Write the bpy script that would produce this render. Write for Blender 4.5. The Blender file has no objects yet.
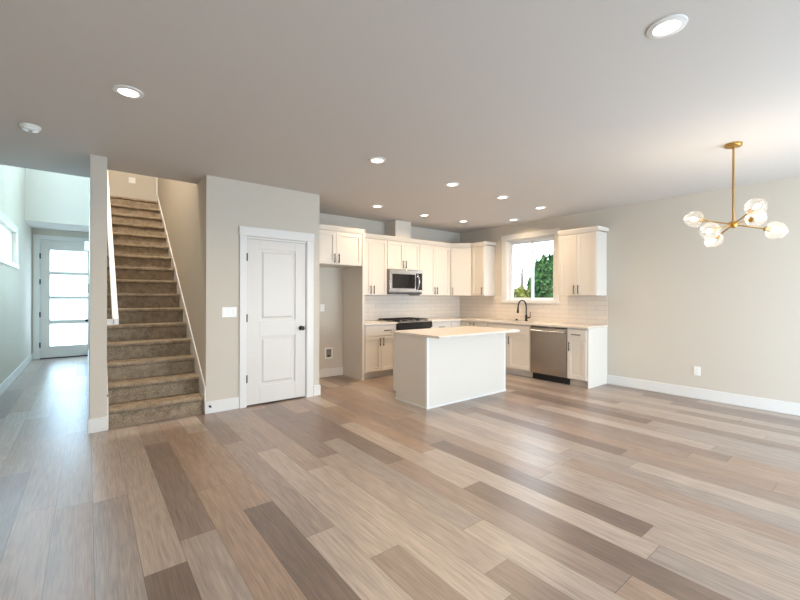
import bpy, bmesh, math, random
from mathutils import Vector, Matrix
random.seed(7)
SC = bpy.context.scene
COL = SC.collection

# ------------------------------------------------------------------ camera
YAW = math.atan(312/395)
cd = bpy.data.cameras.new('camera'); cam = bpy.data.objects.new('camera', cd); COL.objects.link(cam)
cd.sensor_width = 36; cd.lens = 36*395/800; cd.shift_y = -3/800; cd.clip_start = 0.05
cam.location = (0, 0, 1.345)
cam.rotation_euler = (Matrix.Rotation(-YAW, 4, 'Z') @ Matrix.Rotation(math.pi/2, 4, 'X') @ Matrix.Rotation(0.0025, 4, 'Z')).to_euler()
SC.camera = cam

# ------------------------------------------------------------------ world, portals, exposure
SKY = 7.5
SC.view_settings.view_transform = 'Standard'; SC.view_settings.look = 'None'
SC.view_settings.exposure = 0.0; SC.view_settings.gamma = 1.0
SC.view_settings.use_curve_mapping = False
SC.cycles.use_denoising = True
SC.cycles.max_bounces = 10; SC.cycles.diffuse_bounces = 6; SC.cycles.glossy_bounces = 4
SC.cycles.transparent_max_bounces = 16
SC.cycles.sample_clamp_indirect = 6.0
W = bpy.data.worlds.new('sky'); SC.world = W; W.use_nodes = True
nt = W.node_tree; nt.nodes.clear()
wo = nt.nodes.new('ShaderNodeOutputWorld'); bg = nt.nodes.new('ShaderNodeBackground')
tc = nt.nodes.new('ShaderNodeTexCoord'); sx = nt.nodes.new('ShaderNodeSeparateXYZ')
rp = nt.nodes.new('ShaderNodeValToRGB'); mr = nt.nodes.new('ShaderNodeMapRange')
mr.inputs['From Min'].default_value = -0.2; mr.inputs['From Max'].default_value = 1.0
rp.color_ramp.elements[0].position = 0.10; rp.color_ramp.elements[0].color = (0.55, 0.56, 0.52, 1)
rp.color_ramp.elements[1].position = 1.0; rp.color_ramp.elements[1].color = (0.50, 0.72, 1.0, 1)
e = rp.color_ramp.elements.new(0.18); e.color = (0.86, 0.94, 1.0, 1)
nt.links.new(tc.outputs['Generated'], sx.inputs[0]); nt.links.new(sx.outputs['Z'], mr.inputs['Value'])
nt.links.new(mr.outputs[0], rp.inputs[0]); nt.links.new(rp.outputs[0], bg.inputs['Color'])
bg.inputs['Strength'].default_value = SKY
nt.links.new(bg.outputs[0], wo.inputs['Surface'])

def area(name, loc, rot, sx_, sy_, power, color=(1, 1, 1), portal=False, shape='RECTANGLE', spread=None):
    d = bpy.data.lights.new(name, 'AREA'); d.shape = shape; d.size = sx_; d.size_y = sy_
    d.energy = power; d.color = color
    if spread: d.spread = spread
    o = bpy.data.objects.new(name, d); COL.objects.link(o); o.location = loc; o.rotation_euler = rot
    if portal: d.cycles.is_portal = True
    return o
P2 = math.pi/2
DAY = (0.73, 0.87, 1.0)
area('slider_daylight', (4.85, -2.33, 1.10), (P2, 0, 0), 2.4, 2.0, 225, (0.67, 0.84, 1.0))          # faces +Y
area('rear_window_daylight', (0.9, -2.33, 1.55), (P2, 0, 0), 1.7, 1.2, 65, DAY)
area('foyer_window_daylight', (-0.90, 8.17, 4.4), (P2, 0, -P2), 1.7, 1.55, 36, (0.46, 0.77, 1.0))
area('foyer_added_end_light', (-0.46, 10.21, 4.72), (P2, 0, math.pi), 0.66, 1.45, 20, (0.46, 0.77, 1.0))  # added high in the foyer, out of view, to brighten the left hall wall
area('foyer_added_top_light', (-0.46, 8.0, 5.86), (0, 0, 0), 0.66, 3.0, 48, (0.46, 0.77, 1.0))  # added overhead, out of view, to light the hall walls evenly
area('entry_daylight', (-0.4, 11.75, 1.35), (P2, 0, math.pi), 1.1, 2.4, 52, (0.46, 0.77, 1.0))
area('kitchen_window_portal', (6.39, 4.235, 1.86), (P2, 0, P2), 0.95, 1.15, 1, portal=True)  # faces -X
area('hall_window_daylight', (-0.91, 8.175, 2.13), (P2, 0, -P2), 1.65, 0.45, 62, (0.46, 0.77, 1.0))   # faces +X

# ------------------------------------------------------------------ materials
MATS = {}
def newmat(name):
    m = bpy.data.materials.new(name); m.use_nodes = True
    return m, m.node_tree, m.node_tree.nodes['Principled BSDF']
def N(nt, t, **kw):
    n = nt.nodes.new(t)
    for k, v in kw.items(): setattr(n, k, v)
    return n
def S(r, g, b):
    f = lambda c: ((c/255+0.055)/1.055)**2.4 if c/255 > 0.04045 else c/255/12.92
    return (f(r), f(g), f(b), 1)
def plain(name, col, rough=0.5, metal=0.0, bump=0.0, bscale=200, spec=0.5, var=0.0):
    m, nt, b = newmat(name)
    b.inputs['Base Color'].default_value = col; b.inputs['Roughness'].default_value = rough
    b.inputs['Metallic'].default_value = metal; b.inputs['Specular IOR Level'].default_value = spec
    tx = N(nt, 'ShaderNodeTexCoord'); ns = N(nt, 'ShaderNodeTexNoise'); ns.inputs['Scale'].default_value = bscale
    nt.links.new(tx.outputs['Object'], ns.inputs['Vector'])
    if bump:
        bp = N(nt, 'ShaderNodeBump'); bp.inputs['Strength'].default_value = bump; bp.inputs['Distance'].default_value = 0.004
        nt.links.new(ns.outputs['Fac'], bp.inputs['Height']); nt.links.new(bp.outputs[0], b.inputs['Normal'])
    if var:
        hs = N(nt, 'ShaderNodeHueSaturation'); hs.inputs['Color'].default_value = col
        mp = N(nt, 'ShaderNodeMapRange'); mp.inputs['To Min'].default_value = 1-var; mp.inputs['To Max'].default_value = 1+var
        mp.inputs['From Min'].default_value = 0.3; mp.inputs['From Max'].default_value = 0.7
        nt.links.new(ns.outputs['Fac'], mp.inputs['Value']); nt.links.new(mp.outputs[0], hs.inputs['Value'])
        nt.links.new(hs.outputs[0], b.inputs['Base Color'])
    MATS[name] = m; return m
plain('wall_paint', S(203, 196, 184), 0.75, bump=0.12, bscale=120, spec=0.3)
plain('ceiling_paint', S(203, 198, 193), 0.85, bump=0.12, bscale=120, spec=0.2)
plain('trim_white', S(222, 221, 218), 0.4)
plain('door_white', S(214, 210, 204), 0.4)
plain('cabinet_white', S(214, 207, 197), 0.4)
plain('quartz', S(218, 209, 198), 0.22, var=0.03, bscale=18)
plain('black_metal', S(20, 18, 17), 0.4, metal=0.3)
plain('black_plastic', S(22, 22, 24), 0.45)
plain('cast_iron', S(34, 29, 27), 0.6, bump=0.1, bscale=300)
plain('black_glass', S(24, 24, 27), 0.08)
plain('brass', S(190, 148, 76), 0.33, metal=1.0)
plain('plate_white', S(240, 240, 238), 0.35)
plain('chrome', S(205, 208, 212), 0.2, metal=1.0)
plain('grey_box', S(130, 126, 122), 0.6)
plain('ground', S(150, 150, 145), 0.9, var=0.1, bscale=2)
plain('bark', S(105, 92, 80), 0.9, bump=0.3, bscale=30)
plain('vinyl', S(240, 242, 245), 0.35)
def stainless():
    m, nt, b = newmat('stainless')
    b.inputs['Base Color'].default_value = S(178, 171, 164); b.inputs['Anisotropic'].default_value = 0.7; b.inputs['Metallic'].default_value = 1.0
    tx = N(nt, 'ShaderNodeTexCoord'); mp = N(nt, 'ShaderNodeMapping'); mp.inputs['Scale'].default_value = (600, 600, 6)
    ns = N(nt, 'ShaderNodeTexNoise'); ns.inputs['Scale'].default_value = 1.0
    rr = N(nt, 'ShaderNodeMapRange'); rr.inputs['To Min'].default_value = 0.18; rr.inputs['To Max'].default_value = 0.30
    nt.links.new(tx.outputs['Object'], mp.inputs[0]); nt.links.new(mp.outputs[0], ns.inputs['Vector'])
    nt.links.new(ns.outputs['Fac'], rr.inputs['Value']); nt.links.new(rr.outputs[0], b.inputs['Roughness'])
    MATS['stainless'] = m
stainless()
def emit(name, col, st):
    m, nt, b = newmat(name); b.inputs['Base Color'].default_value = (0.9, 0.9, 0.9, 1)
    b.inputs['Emission Color'].default_value = col; b.inputs['Emission Strength'].default_value = st
    MATS[name] = m
emit('lamp_lens', (1.0, 0.93, 0.82, 1), 4.0)
emit('bulb', (1.0, 0.90, 0.78, 1), 2.6)
def clear(name, tint, frost=0.0, gl=1.0):
    m = bpy.data.materials.new(name); m.use_nodes = True; nt = m.node_tree; nt.nodes.clear()
    o = N(nt, 'ShaderNodeOutputMaterial'); t = N(nt, 'ShaderNodeBsdfTransparent'); g = N(nt, 'ShaderNodeBsdfGlossy')
    t.inputs[0].default_value = tint; g.inputs['Roughness'].default_value = 0.03
    lw = N(nt, 'ShaderNodeLayerWeight'); lw.inputs['Blend'].default_value = 0.35
    mu = N(nt, 'ShaderNodeMath', operation='MULTIPLY'); mu.inputs[1].default_value = gl
    mx = N(nt, 'ShaderNodeMixShader')
    nt.links.new(lw.outputs['Fresnel'], mu.inputs[0]); nt.links.new(mu.outputs[0], mx.inputs[0])
    if frost:
        tl = N(nt, 'ShaderNodeBsdfTranslucent'); tl.inputs[0].default_value = (0.95, 0.96, 0.97, 1)
        m2 = N(nt, 'ShaderNodeMixShader'); m2.inputs[0].default_value = frost
        nt.links.new(t.outputs[0], m2.inputs[1]); nt.links.new(tl.outputs[0], m2.inputs[2])
        nt.links.new(m2.outputs[0], mx.inputs[1])
    else:
        nt.links.new(t.outputs[0], mx.inputs[1])
    nt.links.new(g.outputs[0], mx.inputs[2]); nt.links.new(mx.outputs[0], o.inputs['Surface'])
    MATS[name] = m
clear('window_glass', (0.97, 0.98, 0.98, 1), gl=0.35)
clear('frosted_glass', (1, 1, 1, 1), frost=0.92, gl=0.3)
clear('shade_glass', (0.96, 0.95, 0.93, 1), frost=0.17, gl=0.3)

def plank_floor():
    m, nt, b = newmat('oak_planks'); L = nt.links.new
    def M(op, a, c=None, d=None):
        n = N(nt, 'ShaderNodeMath', operation=op)
        for i, v in enumerate((a, c, d)):
            if v is None: continue
            if isinstance(v, (int, float)): n.inputs[i].default_value = v
            else: L(v, n.inputs[i])
        return n.outputs[0]
    ge = N(nt, 'ShaderNodeNewGeometry'); sp = N(nt, 'ShaderNodeSeparateXYZ'); L(ge.outputs['Position'], sp.inputs[0])
    X, Y = sp.outputs['X'], sp.outputs['Y']
    u = M('ADD', M('DIVIDE', X, 0.1855), 10-0.027/0.1855)
    ix = M('FLOOR', u)
    wn = N(nt, 'ShaderNodeTexWhiteNoise', noise_dimensions='1D'); L(M('ADD', ix, 0.37), wn.inputs['W'])
    v = M('ADD', M('DIVIDE', Y, 1.75), M('MULTIPLY', wn.outputs['Value'], 9.7))
    iy = M('FLOOR', v)
    cx = N(nt, 'ShaderNodeCombineXYZ'); L(ix, cx.inputs[0]); L(iy, cx.inputs[1])
    w2 = N(nt, 'ShaderNodeTexWhiteNoise', noise_dimensions='2D'); L(cx.outputs[0], w2.inputs['Vector'])
    rnd = w2.outputs['Value']
    rp = N(nt, 'ShaderNodeValToRGB'); rp.color_ramp.interpolation = 'LINEAR'
    cols = [(0.0, (108, 92, 83)), (0.10, (126, 110, 101)), (0.28, (142, 125, 114)), (0.45, (152, 130, 113)), (0.6, (146, 135, 128)), (0.78, (159, 145, 134)), (1.0, (168, 155, 144))]
    rp.color_ramp.elements[0].color = S(*cols[0][1]); rp.color_ramp.elements[1].color = S(*cols[-1][1])
    for p, c in cols[1:-1]:
        e = rp.color_ramp.elements.new(p); e.color = S(*c)
    L(rnd, rp.inputs[0])
    # grain
    g = N(nt, 'ShaderNodeCombineXYZ'); L(M('MULTIPLY', X, 150), g.inputs[0]); L(M('MULTIPLY', Y, 4.5), g.inputs[1]); L(M('MULTIPLY', rnd, 90), g.inputs[2])
    n1 = N(nt, 'ShaderNodeTexNoise'); n1.inputs['Scale'].default_value = 1.0; n1.inputs['Detail'].default_value = 6; n1.inputs['Distortion'].default_value = 0.6
    L(g.outputs[0], n1.inputs['Vector'])
    g2 = N(nt, 'ShaderNodeCombineXYZ'); L(M('MULTIPLY', X, 10), g2.inputs[0]); L(M('MULTIPLY', Y, 1.1), g2.inputs[1]); L(M('MULTIPLY', rnd, 57), g2.inputs[2])
    n2 = N(nt, 'ShaderNodeTexNoise'); n2.inputs['Scale'].default_value = 1.0; n2.inputs['Detail'].default_value = 3
    L(g2.outputs[0], n2.inputs['Vector'])
    rings = M('SINE', M('MULTIPLY', n2.outputs['Fac'], 46))
    grain = M('ADD', M('MULTIPLY', M('SUBTRACT', n1.outputs['Fac'], 0.5), 1.15), M('MULTIPLY', rings, 0.07))
    val = M('ADD', 1.0, grain)
    val = M('ADD', val, M('MULTIPLY', M('SUBTRACT', n2.outputs['Fac'], 0.5), 0.25))
    # seams
    fu = M('FRACT', u); fv = M('FRACT', v)
    du = M('MINIMUM', fu, M('SUBTRACT', 1.0, fu)); dv = M('MINIMUM', fv, M('SUBTRACT', 1.0, fv))
    su = M('LESS_THAN', du, 0.009); sv = M('LESS_THAN', dv, 0.0013)
    seam = M('MAXIMUM', su, sv)
    val = M('MULTIPLY', val, M('SUBTRACT', 1.0, M('MULTIPLY', seam, 0.45)))
    mx = N(nt, 'ShaderNodeVectorMath', operation='SCALE'); L(rp.outputs[0], mx.inputs[0]); L(val, mx.inputs['Scale'])
    L(mx.outputs[0], b.inputs['Base Color'])
    L(M('ADD', 0.24, M('MULTIPLY', n1.outputs['Fac'], 0.14)), b.inputs['Roughness'])
    b.inputs['Specular IOR Level'].default_value = 0.8
    bp = N(nt, 'ShaderNodeBump'); bp.inputs['Strength'].default_value = 0.25; bp.inputs['Distance'].default_value = 0.002
    L(M('SUBTRACT', grain, seam), bp.inputs['Height']); L(bp.outputs[0], b.inputs['Normal'])
    MATS['oak_planks'] = m
plank_floor()

def carpet():
    m, nt, b = newmat('carpet'); L = nt.links.new
    tx = N(nt, 'ShaderNodeTexCoord')
    n1 = N(nt, 'ShaderNodeTexNoise'); n1.inputs['Scale'].default_value = 170; n1.inputs['Detail'].default_value = 2
    n2 = N(nt, 'ShaderNodeTexNoise'); n2.inputs['Scale'].default_value = 14; n2.inputs['Detail'].default_value = 4
    L(tx.outputs['Object'], n1.inputs['Vector']); L(tx.outputs['Object'], n2.inputs['Vector'])
    ad = N(nt, 'ShaderNodeMath', operation='ADD'); ml = N(nt, 'ShaderNodeMath', operation='MULTIPLY'); ml.inputs[1].default_value = 0.5
    L(n2.outputs['Fac'], ml.inputs[0]); L(n1.outputs['Fac'], ad.inputs[0]); L(ml.outputs[0], ad.inputs[1])
    rp = N(nt, 'ShaderNodeValToRGB')
    rp.color_ramp.elements[0].position = 0.5; rp.color_ramp.elements[0].color = S(92, 76, 60)
    rp.color_ramp.elements[1].position = 1.12 if False else 1.0; rp.color_ramp.elements[1].color = S(176, 159, 136)
    L(ad.outputs[0], rp.inputs[0]); L(rp.outputs[0], b.inputs['Base Color'])
    b.inputs['Roughness'].default_value = 1.0; b.inputs['Specular IOR Level'].default_value = 0.1
    bp = N(nt, 'ShaderNodeBump'); bp.inputs['Strength'].default_value = 0.7; bp.inputs['Distance'].default_value = 0.006
    L(n1.outputs['Fac'], bp.inputs['Height']); L(bp.outputs[0], b.inputs['Normal'])
    MATS['carpet'] = m
carpet()

def tiles():
    m, nt, b = newmat('subway_tile'); L = nt.links.new
    ge = N(nt, 'ShaderNodeNewGeometry'); sp = N(nt, 'ShaderNodeSeparateXYZ'); L(ge.outputs['Position'], sp.inputs[0])
    ad = N(nt, 'ShaderNodeMath', operation='SUBTRACT'); L(sp.outputs['X'], ad.inputs[0]); L(sp.outputs['Y'], ad.inputs[1])
    zz = N(nt, 'ShaderNodeMath', operation='SUBTRACT'); L(sp.outputs['Z'], zz.inputs[0]); zz.inputs[1].default_value = 0.914
    cx = N(nt, 'ShaderNodeCombineXYZ'); L(ad.outputs[0], cx.inputs[0]); L(zz.outputs[0], cx.inputs[1])
    br = N(nt, 'ShaderNodeTexBrick'); L(cx.outputs[0], br.inputs['Vector'])
    br.inputs['Scale'].default_value = 1.0; br.inputs['Brick Width'].default_value = 0.305; br.inputs['Row Height'].default_value = 0.0762
    br.inputs['Mortar Size'].default_value = 0.0022; br.inputs['Mortar Smooth'].default_value = 0.2; br.offset = 0.5
    br.inputs['Color1'].default_value = S(222, 213, 202); br.inputs['Color2'].default_value = S(217, 208, 197); br.inputs['Mortar'].default_value = S(188, 179, 168)
    L(br.outputs['Color'], b.inputs['Base Color']); b.inputs['Roughness'].default_value = 0.18
    bp = N(nt, 'ShaderNodeBump'); bp.inputs['Strength'].default_value = 0.3; bp.inputs['Distance'].default_value = 0.002; bp.invert = True
    L(br.outputs['Fac'], bp.inputs['Height']); L(bp.outputs[0], b.inputs['Normal'])
    MATS['subway_tile'] = m
tiles()
def leafmat(name, c1, c2):
    m, nt, b = newmat(name); L = nt.links.new
    oi = N(nt, 'ShaderNodeTexCoord'); ns = N(nt, 'ShaderNodeTexNoise'); ns.inputs['Scale'].default_value = 9; ns.inputs['Detail'].default_value = 5
    L(oi.outputs['Object'], ns.inputs['Vector'])
    rp = N(nt, 'ShaderNodeValToRGB'); rp.color_ramp.elements[0].position = 0.35; rp.color_ramp.elements[1].position = 0.68
    rp.color_ramp.elements[0].color = S(*c1); rp.color_ramp.elements[1].color = S(*c2)
    L(ns.outputs['Fac'], rp.inputs[0]); L(rp.outputs[0], b.inputs['Base Color'])
    b.inputs['Roughness'].default_value = 0.7; b.inputs['Specular IOR Level'].default_value = 0.2
    MATS[name] = m
leafmat('evergreen_leaf', (22, 52, 30), (88, 126, 58))
leafmat('yellow_leaf', (84, 92, 40), (176, 164, 78))

# ------------------------------------------------------------------ mesh helpers
class MB:
    """collects shapes in a local frame: u (width), n (outward), z; build() makes ONE mesh object"""
    def __init__(s, o=(0, 0, 0), u=(1, 0, 0), n=(0, 1, 0)):
        s.bm = bmesh.new(); s.o = Vector(o); s.u = Vector(u).normalized(); s.n = Vector(n).normalized()
    def p(s, a, b, c): return s.o + s.u*a + s.n*b + Vector((0, 0, c))
    def box(s, a0, b0, c0, a1, b1, c1):
        vs = [s.bm.verts.new(s.p(a, b, c)) for c in (c0, c1) for b in (b0, b1) for a in (a0, a1)]
        for f in ((0, 1, 3, 2), (4, 6, 7, 5), (0, 4, 5, 1), (2, 3, 7, 6), (0, 2, 6, 4), (1, 5, 7, 3)):
            s.bm.faces.new([vs[i] for i in f])
        return s
    def prism(s, prof, a0, a1):
        """profile of (n, z) points extruded along u"""
        A = [s.bm.verts.new(s.p(a0, n, z)) for n, z in prof]; B = [s.bm.verts.new(s.p(a1, n, z)) for n, z in prof]
        k = len(prof); s.bm.faces.new(A); s.bm.faces.new(B[::-1])
        for i in range(k): s.bm.faces.new([A[i], B[i], B[(i+1) % k], A[(i+1) % k]])
        return s
    def poly(s, pts, c0, c1):
        """outline of (u, n) points extruded in z"""
        A = [s.bm.verts.new(s.p(a, b, c0)) for a, b in pts]; B = [s.bm.verts.new(s.p(a, b, c1)) for a, b in pts]
        k = len(pts); s.bm.faces.new(A); s.bm.faces.new(B[::-1])
        for i in range(k): s.bm.faces.new([A[i], B[i], B[(i+1) % k], A[(i+1) % k]])
        return s
    def tube(s, pts, r, seg=12, closed=False, local=True):
        P = [s.p(*q) if local else Vector(q) for q in pts]
        rr = r if isinstance(r, (list, tuple)) else [r]*len(P)
        rings = []; prev = None
        for i, q in enumerate(P):
            t = (P[min(i+1, len(P)-1)]-P[max(i-1, 0)]).normalized()
            if prev is None:
                a = t.orthogonal().normalized()
            else:
                a = (prev - t*prev.dot(t)).normalized()
            prev = a; b2 = t.cross(a)
            rings.append([s.bm.verts.new(q + (a*math.cos(2*math.pi*k/seg)+b2*math.sin(2*math.pi*k/seg))*rr[i]) for k in range(seg)])
        for A, B in zip(rings, rings[1:]):
            for k in range(seg): s.bm.faces.new([A[k], A[(k+1) % seg], B[(k+1) % seg], B[k]])
        s.bm.faces.new(rings[0][::-1]); s.bm.faces.new(rings[-1])
        return s
    def lathe(s, prof, base, axis, seg=24, local=True, caps=True):
        """profile of (radius, distance) along axis"""
        o = s.p(*base) if local else Vector(base); ax = Vector(axis)
        if local: ax = s.u*ax.x + s.n*ax.y + Vector((0, 0, ax.z))
        ax.normalize(); a = ax.orthogonal().normalized(); b2 = ax.cross(a); rings = []
        for r, h in prof:
            r = max(r, 1e-4)
            rings.append([s.bm.verts.new(o+ax*h+(a*math.cos(2*math.pi*k/seg)+b2*math.sin(2*math.pi*k/seg))*r) for k in range(seg)])
        for A, B in zip(rings, rings[1:]):
            for k in range(seg): s.bm.faces.new([A[k], A[(k+1) % seg], B[(k+1) % seg], B[k]])
        if caps: s.bm.faces.new(rings[0][::-1]); s.bm.faces.new(rings[-1])
        return s
    def build(s, name, mat, parent=None, bevel=0.0, smooth=False, kind=None, label=None, cat=None, group=None):
        bmesh.ops.recalc_face_normals(s.bm, faces=s.bm.faces)
        base = Vector((0, 0, 0)); q = parent
        while q is not None: base += q.location; q = q.parent
        if parent is None:
            cs = [v.co for v in s.bm.verts]
            base = Vector(((min(c.x for c in cs)+max(c.x for c in cs))/2, (min(c.y for c in cs)+max(c.y for c in cs))/2, min(c.z for c in cs)))
        for v in s.bm.verts: v.co -= base
        me = bpy.data.meshes.new(name); s.bm.to_mesh(me); s.bm.free()
        me.materials.append(MATS[mat])
        o = bpy.data.objects.new(name, me); COL.objects.link(o)
        if smooth:
            for f in me.polygons: f.use_smooth = True
            try: me.set_sharp_from_angle(angle=math.radians(40))
            except Exception: pass
        if parent is None: o.location = base
        else: o.parent = parent
        if bevel:
            bv = o.modifiers.new('bevel', 'BEVEL'); bv.width = bevel; bv.segments = 2; bv.limit_method = 'ANGLE'; bv.angle_limit = math.radians(40)
        tag(o, label, cat, group, kind)
        return o
def tag(o, label=None, cat=None, group=None, kind=None):
    if label: o['label'] = label
    if cat: o['category'] = cat
    if group: o['group'] = group
    if kind: o['kind'] = kind
    return o
def thing(name, loc, label=None, cat=None, group=None, kind=None):
    o = bpy.data.objects.new(name, None); COL.objects.link(o); o.location = loc; o.empty_display_size = 0.1
    return tag(o, label, cat, group, kind)
def struct(name, mb, mat, bevel=0.0): return mb.build(name, mat, bevel=bevel, kind='structure')

# ------------------------------------------------------------------ key dimensions
XL, XR, YR, YB, H1 = -0.935, 6.38, -2.4, 5.97, 2.74
YF = 4.93                    # plane of the pantry front, the stair foot and the wall end beside the hall
SL, SRX = 0.15, 1.062        # stairwell sides
YD = 11.35                   # entry wall
ZU = 3.16                    # upper floor
ZT = 5.9
T = 0.12
# ------------------------------------------------------------------ setting
struct('floor', MB().box(XL-0.2, YR-0.15, -0.12, XR+0.2, YD+0.15, 0), 'oak_planks')
c = MB()
c.box(XL-0.15, YR-0.15, H1, XR+0.15, 5.41, ZU)
c.box(XL-0.15, 5.41, H1, 0.015, 5.92, ZU)
c.box(SRX+0.02, 5.41, H1, XR+0.15, YB+0.12, ZU)
struct('ceiling', c, 'ceiling_paint')
def wall_holes(name, axis, c0, c1, a0, a1, z0, z1, holes, mat='wall_paint'):
    """axis 'X': wall lies in a plane of constant x between c0 and c1 and runs along y from a0 to a1"""
    m = MB()
    def bx(p0, p1, q0, q1):
        if p1-p0 < 1e-4 or q1-q0 < 1e-4: return
        if axis == 'X': m.box(c0, p0, q0, c1, p1, q1)
        else: m.box(p0, c0, q0, p1, c1, q1)
    cur = a0
    for h in sorted({(h[0], h[1]) for h in holes}):
        bx(cur, h[0], z0, z1)
        zs = sorted([(g[2], g[3]) for g in holes if (g[0], g[1]) == h]); zc = z0
        for (g0, g1) in zs: bx(h[0], h[1], zc, g0); zc = g1
        bx(h[0], h[1], zc, z1)
        cur = h[1]
    bx(cur, a1, z0, z1)
    return struct(name, m, mat)
wall_holes('wall_left', 'X', XL-0.15, XL, YR, YD+0.12, 0, ZT, [(7.3, 9.05, 1.87, 2.39), (7.3, 9.05, 3.6, 5.2)])
wall_holes('wall_right', 'X', XR, XR+0.15, YR-0.15, YB+0.15, 0, H1, [(3.735, 4.735, 1.285, 2.435)])
wall_holes('wall_rear', 'Y', YR-0.15, YR, XL-0.15, XR, 0, H1, [(0.0, 1.8, 0.9, 2.2), (3.6, 6.1, 0.03, 2.13)])
wall_holes('wall_back', 'Y', YB, YB+0.12, SRX+T, XR, 0, H1, [])
wall_holes('wall_pantry', 'Y', YF, YF+T, SRX+T, 2.487, 0, H1, [(1.50, 2.305, 0, 2.075)])
struct('wall_alcove', MB().box(2.367, YF+T, 0, 2.487, YB, H1), 'wall_paint')
struct('wall_hall', MB().box(0.015, YF, 0, SL, YD, H1).box(0.015, 5.41, H1, SL, YD, ZT), 'wall_paint')
struct('wall_stair', MB().box(SRX, YF, 0, SRX+T, 9.03, H1).box(SRX, 5.41, H1, SRX+T, 9.03, ZT), 'wall_paint')
wall_holes('wall_entry', 'Y', YD, YD+0.12, XL, SL, 0, H1+0.05, [(-0.82, 0.01, 0, 2.55)])
wall_holes('wall_foyer', 'Y', 10.25, 10.40, XL, 0.015, H1+0.04, ZT, [(-0.82, -0.10, 3.95, 5.5)])
struct('ceiling_entry', MB().box(XL, 10.40, H1+0.04, 0.015, YD+0.12, ZU), 'ceiling_paint')
struct('wall_upper', MB().box(XL, 5.30, ZU, 3.0, 5.41, ZT), 'wall_paint')
u = MB().box(SL, 10.0, ZU-0.3, 3.1, 10.12, ZT).box(3.0, 8.77, ZU, 3.1, 10.0, ZT).box(SRX+T, 8.77, ZU, 3.0, 8.89, ZT)
struct('wall_landing', u, 'wall_paint')
struct('landing_floor', MB().box(SL, 8.79, ZU-0.3, 3.0, 10.0, ZU-0.003), 'carpet')
struct('ceiling_upper', MB().box(XL-0.15, 5.30, ZT, 3.1, 6.4, ZT+0.15).box(XL-0.15, 9.6, ZT, 3.1, YD+0.12, ZT+0.15).box(XL-0.15, 6.4, ZT, -0.82, 9.6, ZT+0.15).box(-0.10, 6.4, ZT, 3.1, 9.6, ZT+0.15), 'ceiling_paint')
struct('ground', MB().box(-60, -60, -0.5, 60, 70, -0.3), 'ground')

BH, BT = 0.14, 0.015
def base(name, *boxes):
    m = MB()
    for b in boxes: m.box(*b)
    m.build(name, 'trim_white', bevel=0.004, kind='structure')
base('baseboard_left', (XL, YR, 0, XL+BT, YD, BH))
base('baseboard_right', (XR-BT, YR, 0, XR, 2.84, BH))
base('baseboard_hall', (0.0, YF-BT, 0, SL+0.012, YF, BH), (0.0, YF, 0, 0.015, YD, BH))
base('baseboard_pantry', (SRX-0.012, YF-BT, 0, 1.428, YF, BH), (2.397, YF-BT, 0, 2.487+BT, YF, BH), (2.487, YF, 0, 2.487+BT, YB-BT, BH))
base('baseboard_alcove', (2.487, YB-BT, 0, 3.458, YB, BH))
base('baseboard_entry', (XL+BT, YD-BT, 0, -0.905, YD, BH))
base('baseboard_rear', (XL+BT, YR, 0, 3.5, YR+BT, BH))
# sloping white skirt board along the stair wall, vertical end trim at the head of the stairs
RISE, RUN, YS = 0.1975, 0.255, 4.945
m = MB(o=(0, 0, 0), u=(1, 0, 0), n=(0, 1, 0))
k = RISE/RUN
m.prism([(YF-0.004, 0.0), (YF-0.004, 0.30), (9.0, 0.30+k*(8.86-YF)), (9.0, 3.0)], SRX-0.014, SRX)
struct('trim_1', m, 'trim_white', bevel=0.003)
struct('trim_2', MB().box(SRX-0.02, 9.0, 3.17, SRX+T+0.01, 9.05, 5.2), 'trim_white', bevel=0.003)
# handrail side skirt
m = MB(); m.prism([(YF+0.004, 0.0), (YF+0.004, 0.30), (8.86, 0.30+k*(8.86-YF)), (8.86, 3.0)], SL, SL+0.014)
struct('trim_3', m, 'trim_white', bevel=0.003)

# ------------------------------------------------------------------ staircase
st = thing('staircase', (0.6, YS, 0), 'brown speckled carpeted staircase climbing between two walls beside the white pantry door', 'stairs')
for i in range(16):
    y0 = YS + i*RUN; z1 = (i+1)*RISE
    s_ = MB()
    yb = y0 + RUN + 0.03
    prof = [(y0+0.030, z1-RISE-0.001 if i else 0.0), (y0+0.032, z1-0.050), (y0+0.012, z1-0.046), (y0, z1-0.034), (y0, z1-0.014), (y0+0.008, z1-0.003), (y0+0.022, z1), (yb, z1), (yb, z1-RISE-0.001 if i else 0.0)]
    s_.prism(prof, SL+0.0145, SRX-0.0145)
    s_.build('step', 'carpet', st, smooth=False)
hr = thing('handrail', (0.2, 5.0, 1.05), 'white painted handrail sloping up the wall along the carpeted stairs', 'handrail')
m = MB(); y0, y1 = 5.0, 8.6
m.prism([(y0, 1.05), (y0, 1.115), (y1, 1.115+k*(y1-y0)), (y1, 1.05+k*(y1-y0))], 0.196, 0.250)
m.build('rail', 'trim_white', hr, bevel=0.006)
m = MB(); m.box(SL, 5.0, 1.05, 0.215, 5.05, 1.11); m.build('rail_return', 'trim_white', hr, bevel=0.004)
for yy in (5.9, 7.2, 8.4):
    zz = 1.05+k*(yy-5.0)
    m = MB(); m.tube([(SL, yy, zz-0.06), (0.205, yy, zz-0.06), (0.222, yy, zz-0.03), (0.222, yy, zz+0.01)], 0.008, 8); m.build('bracket', 'black_metal', hr, smooth=True)

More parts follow.
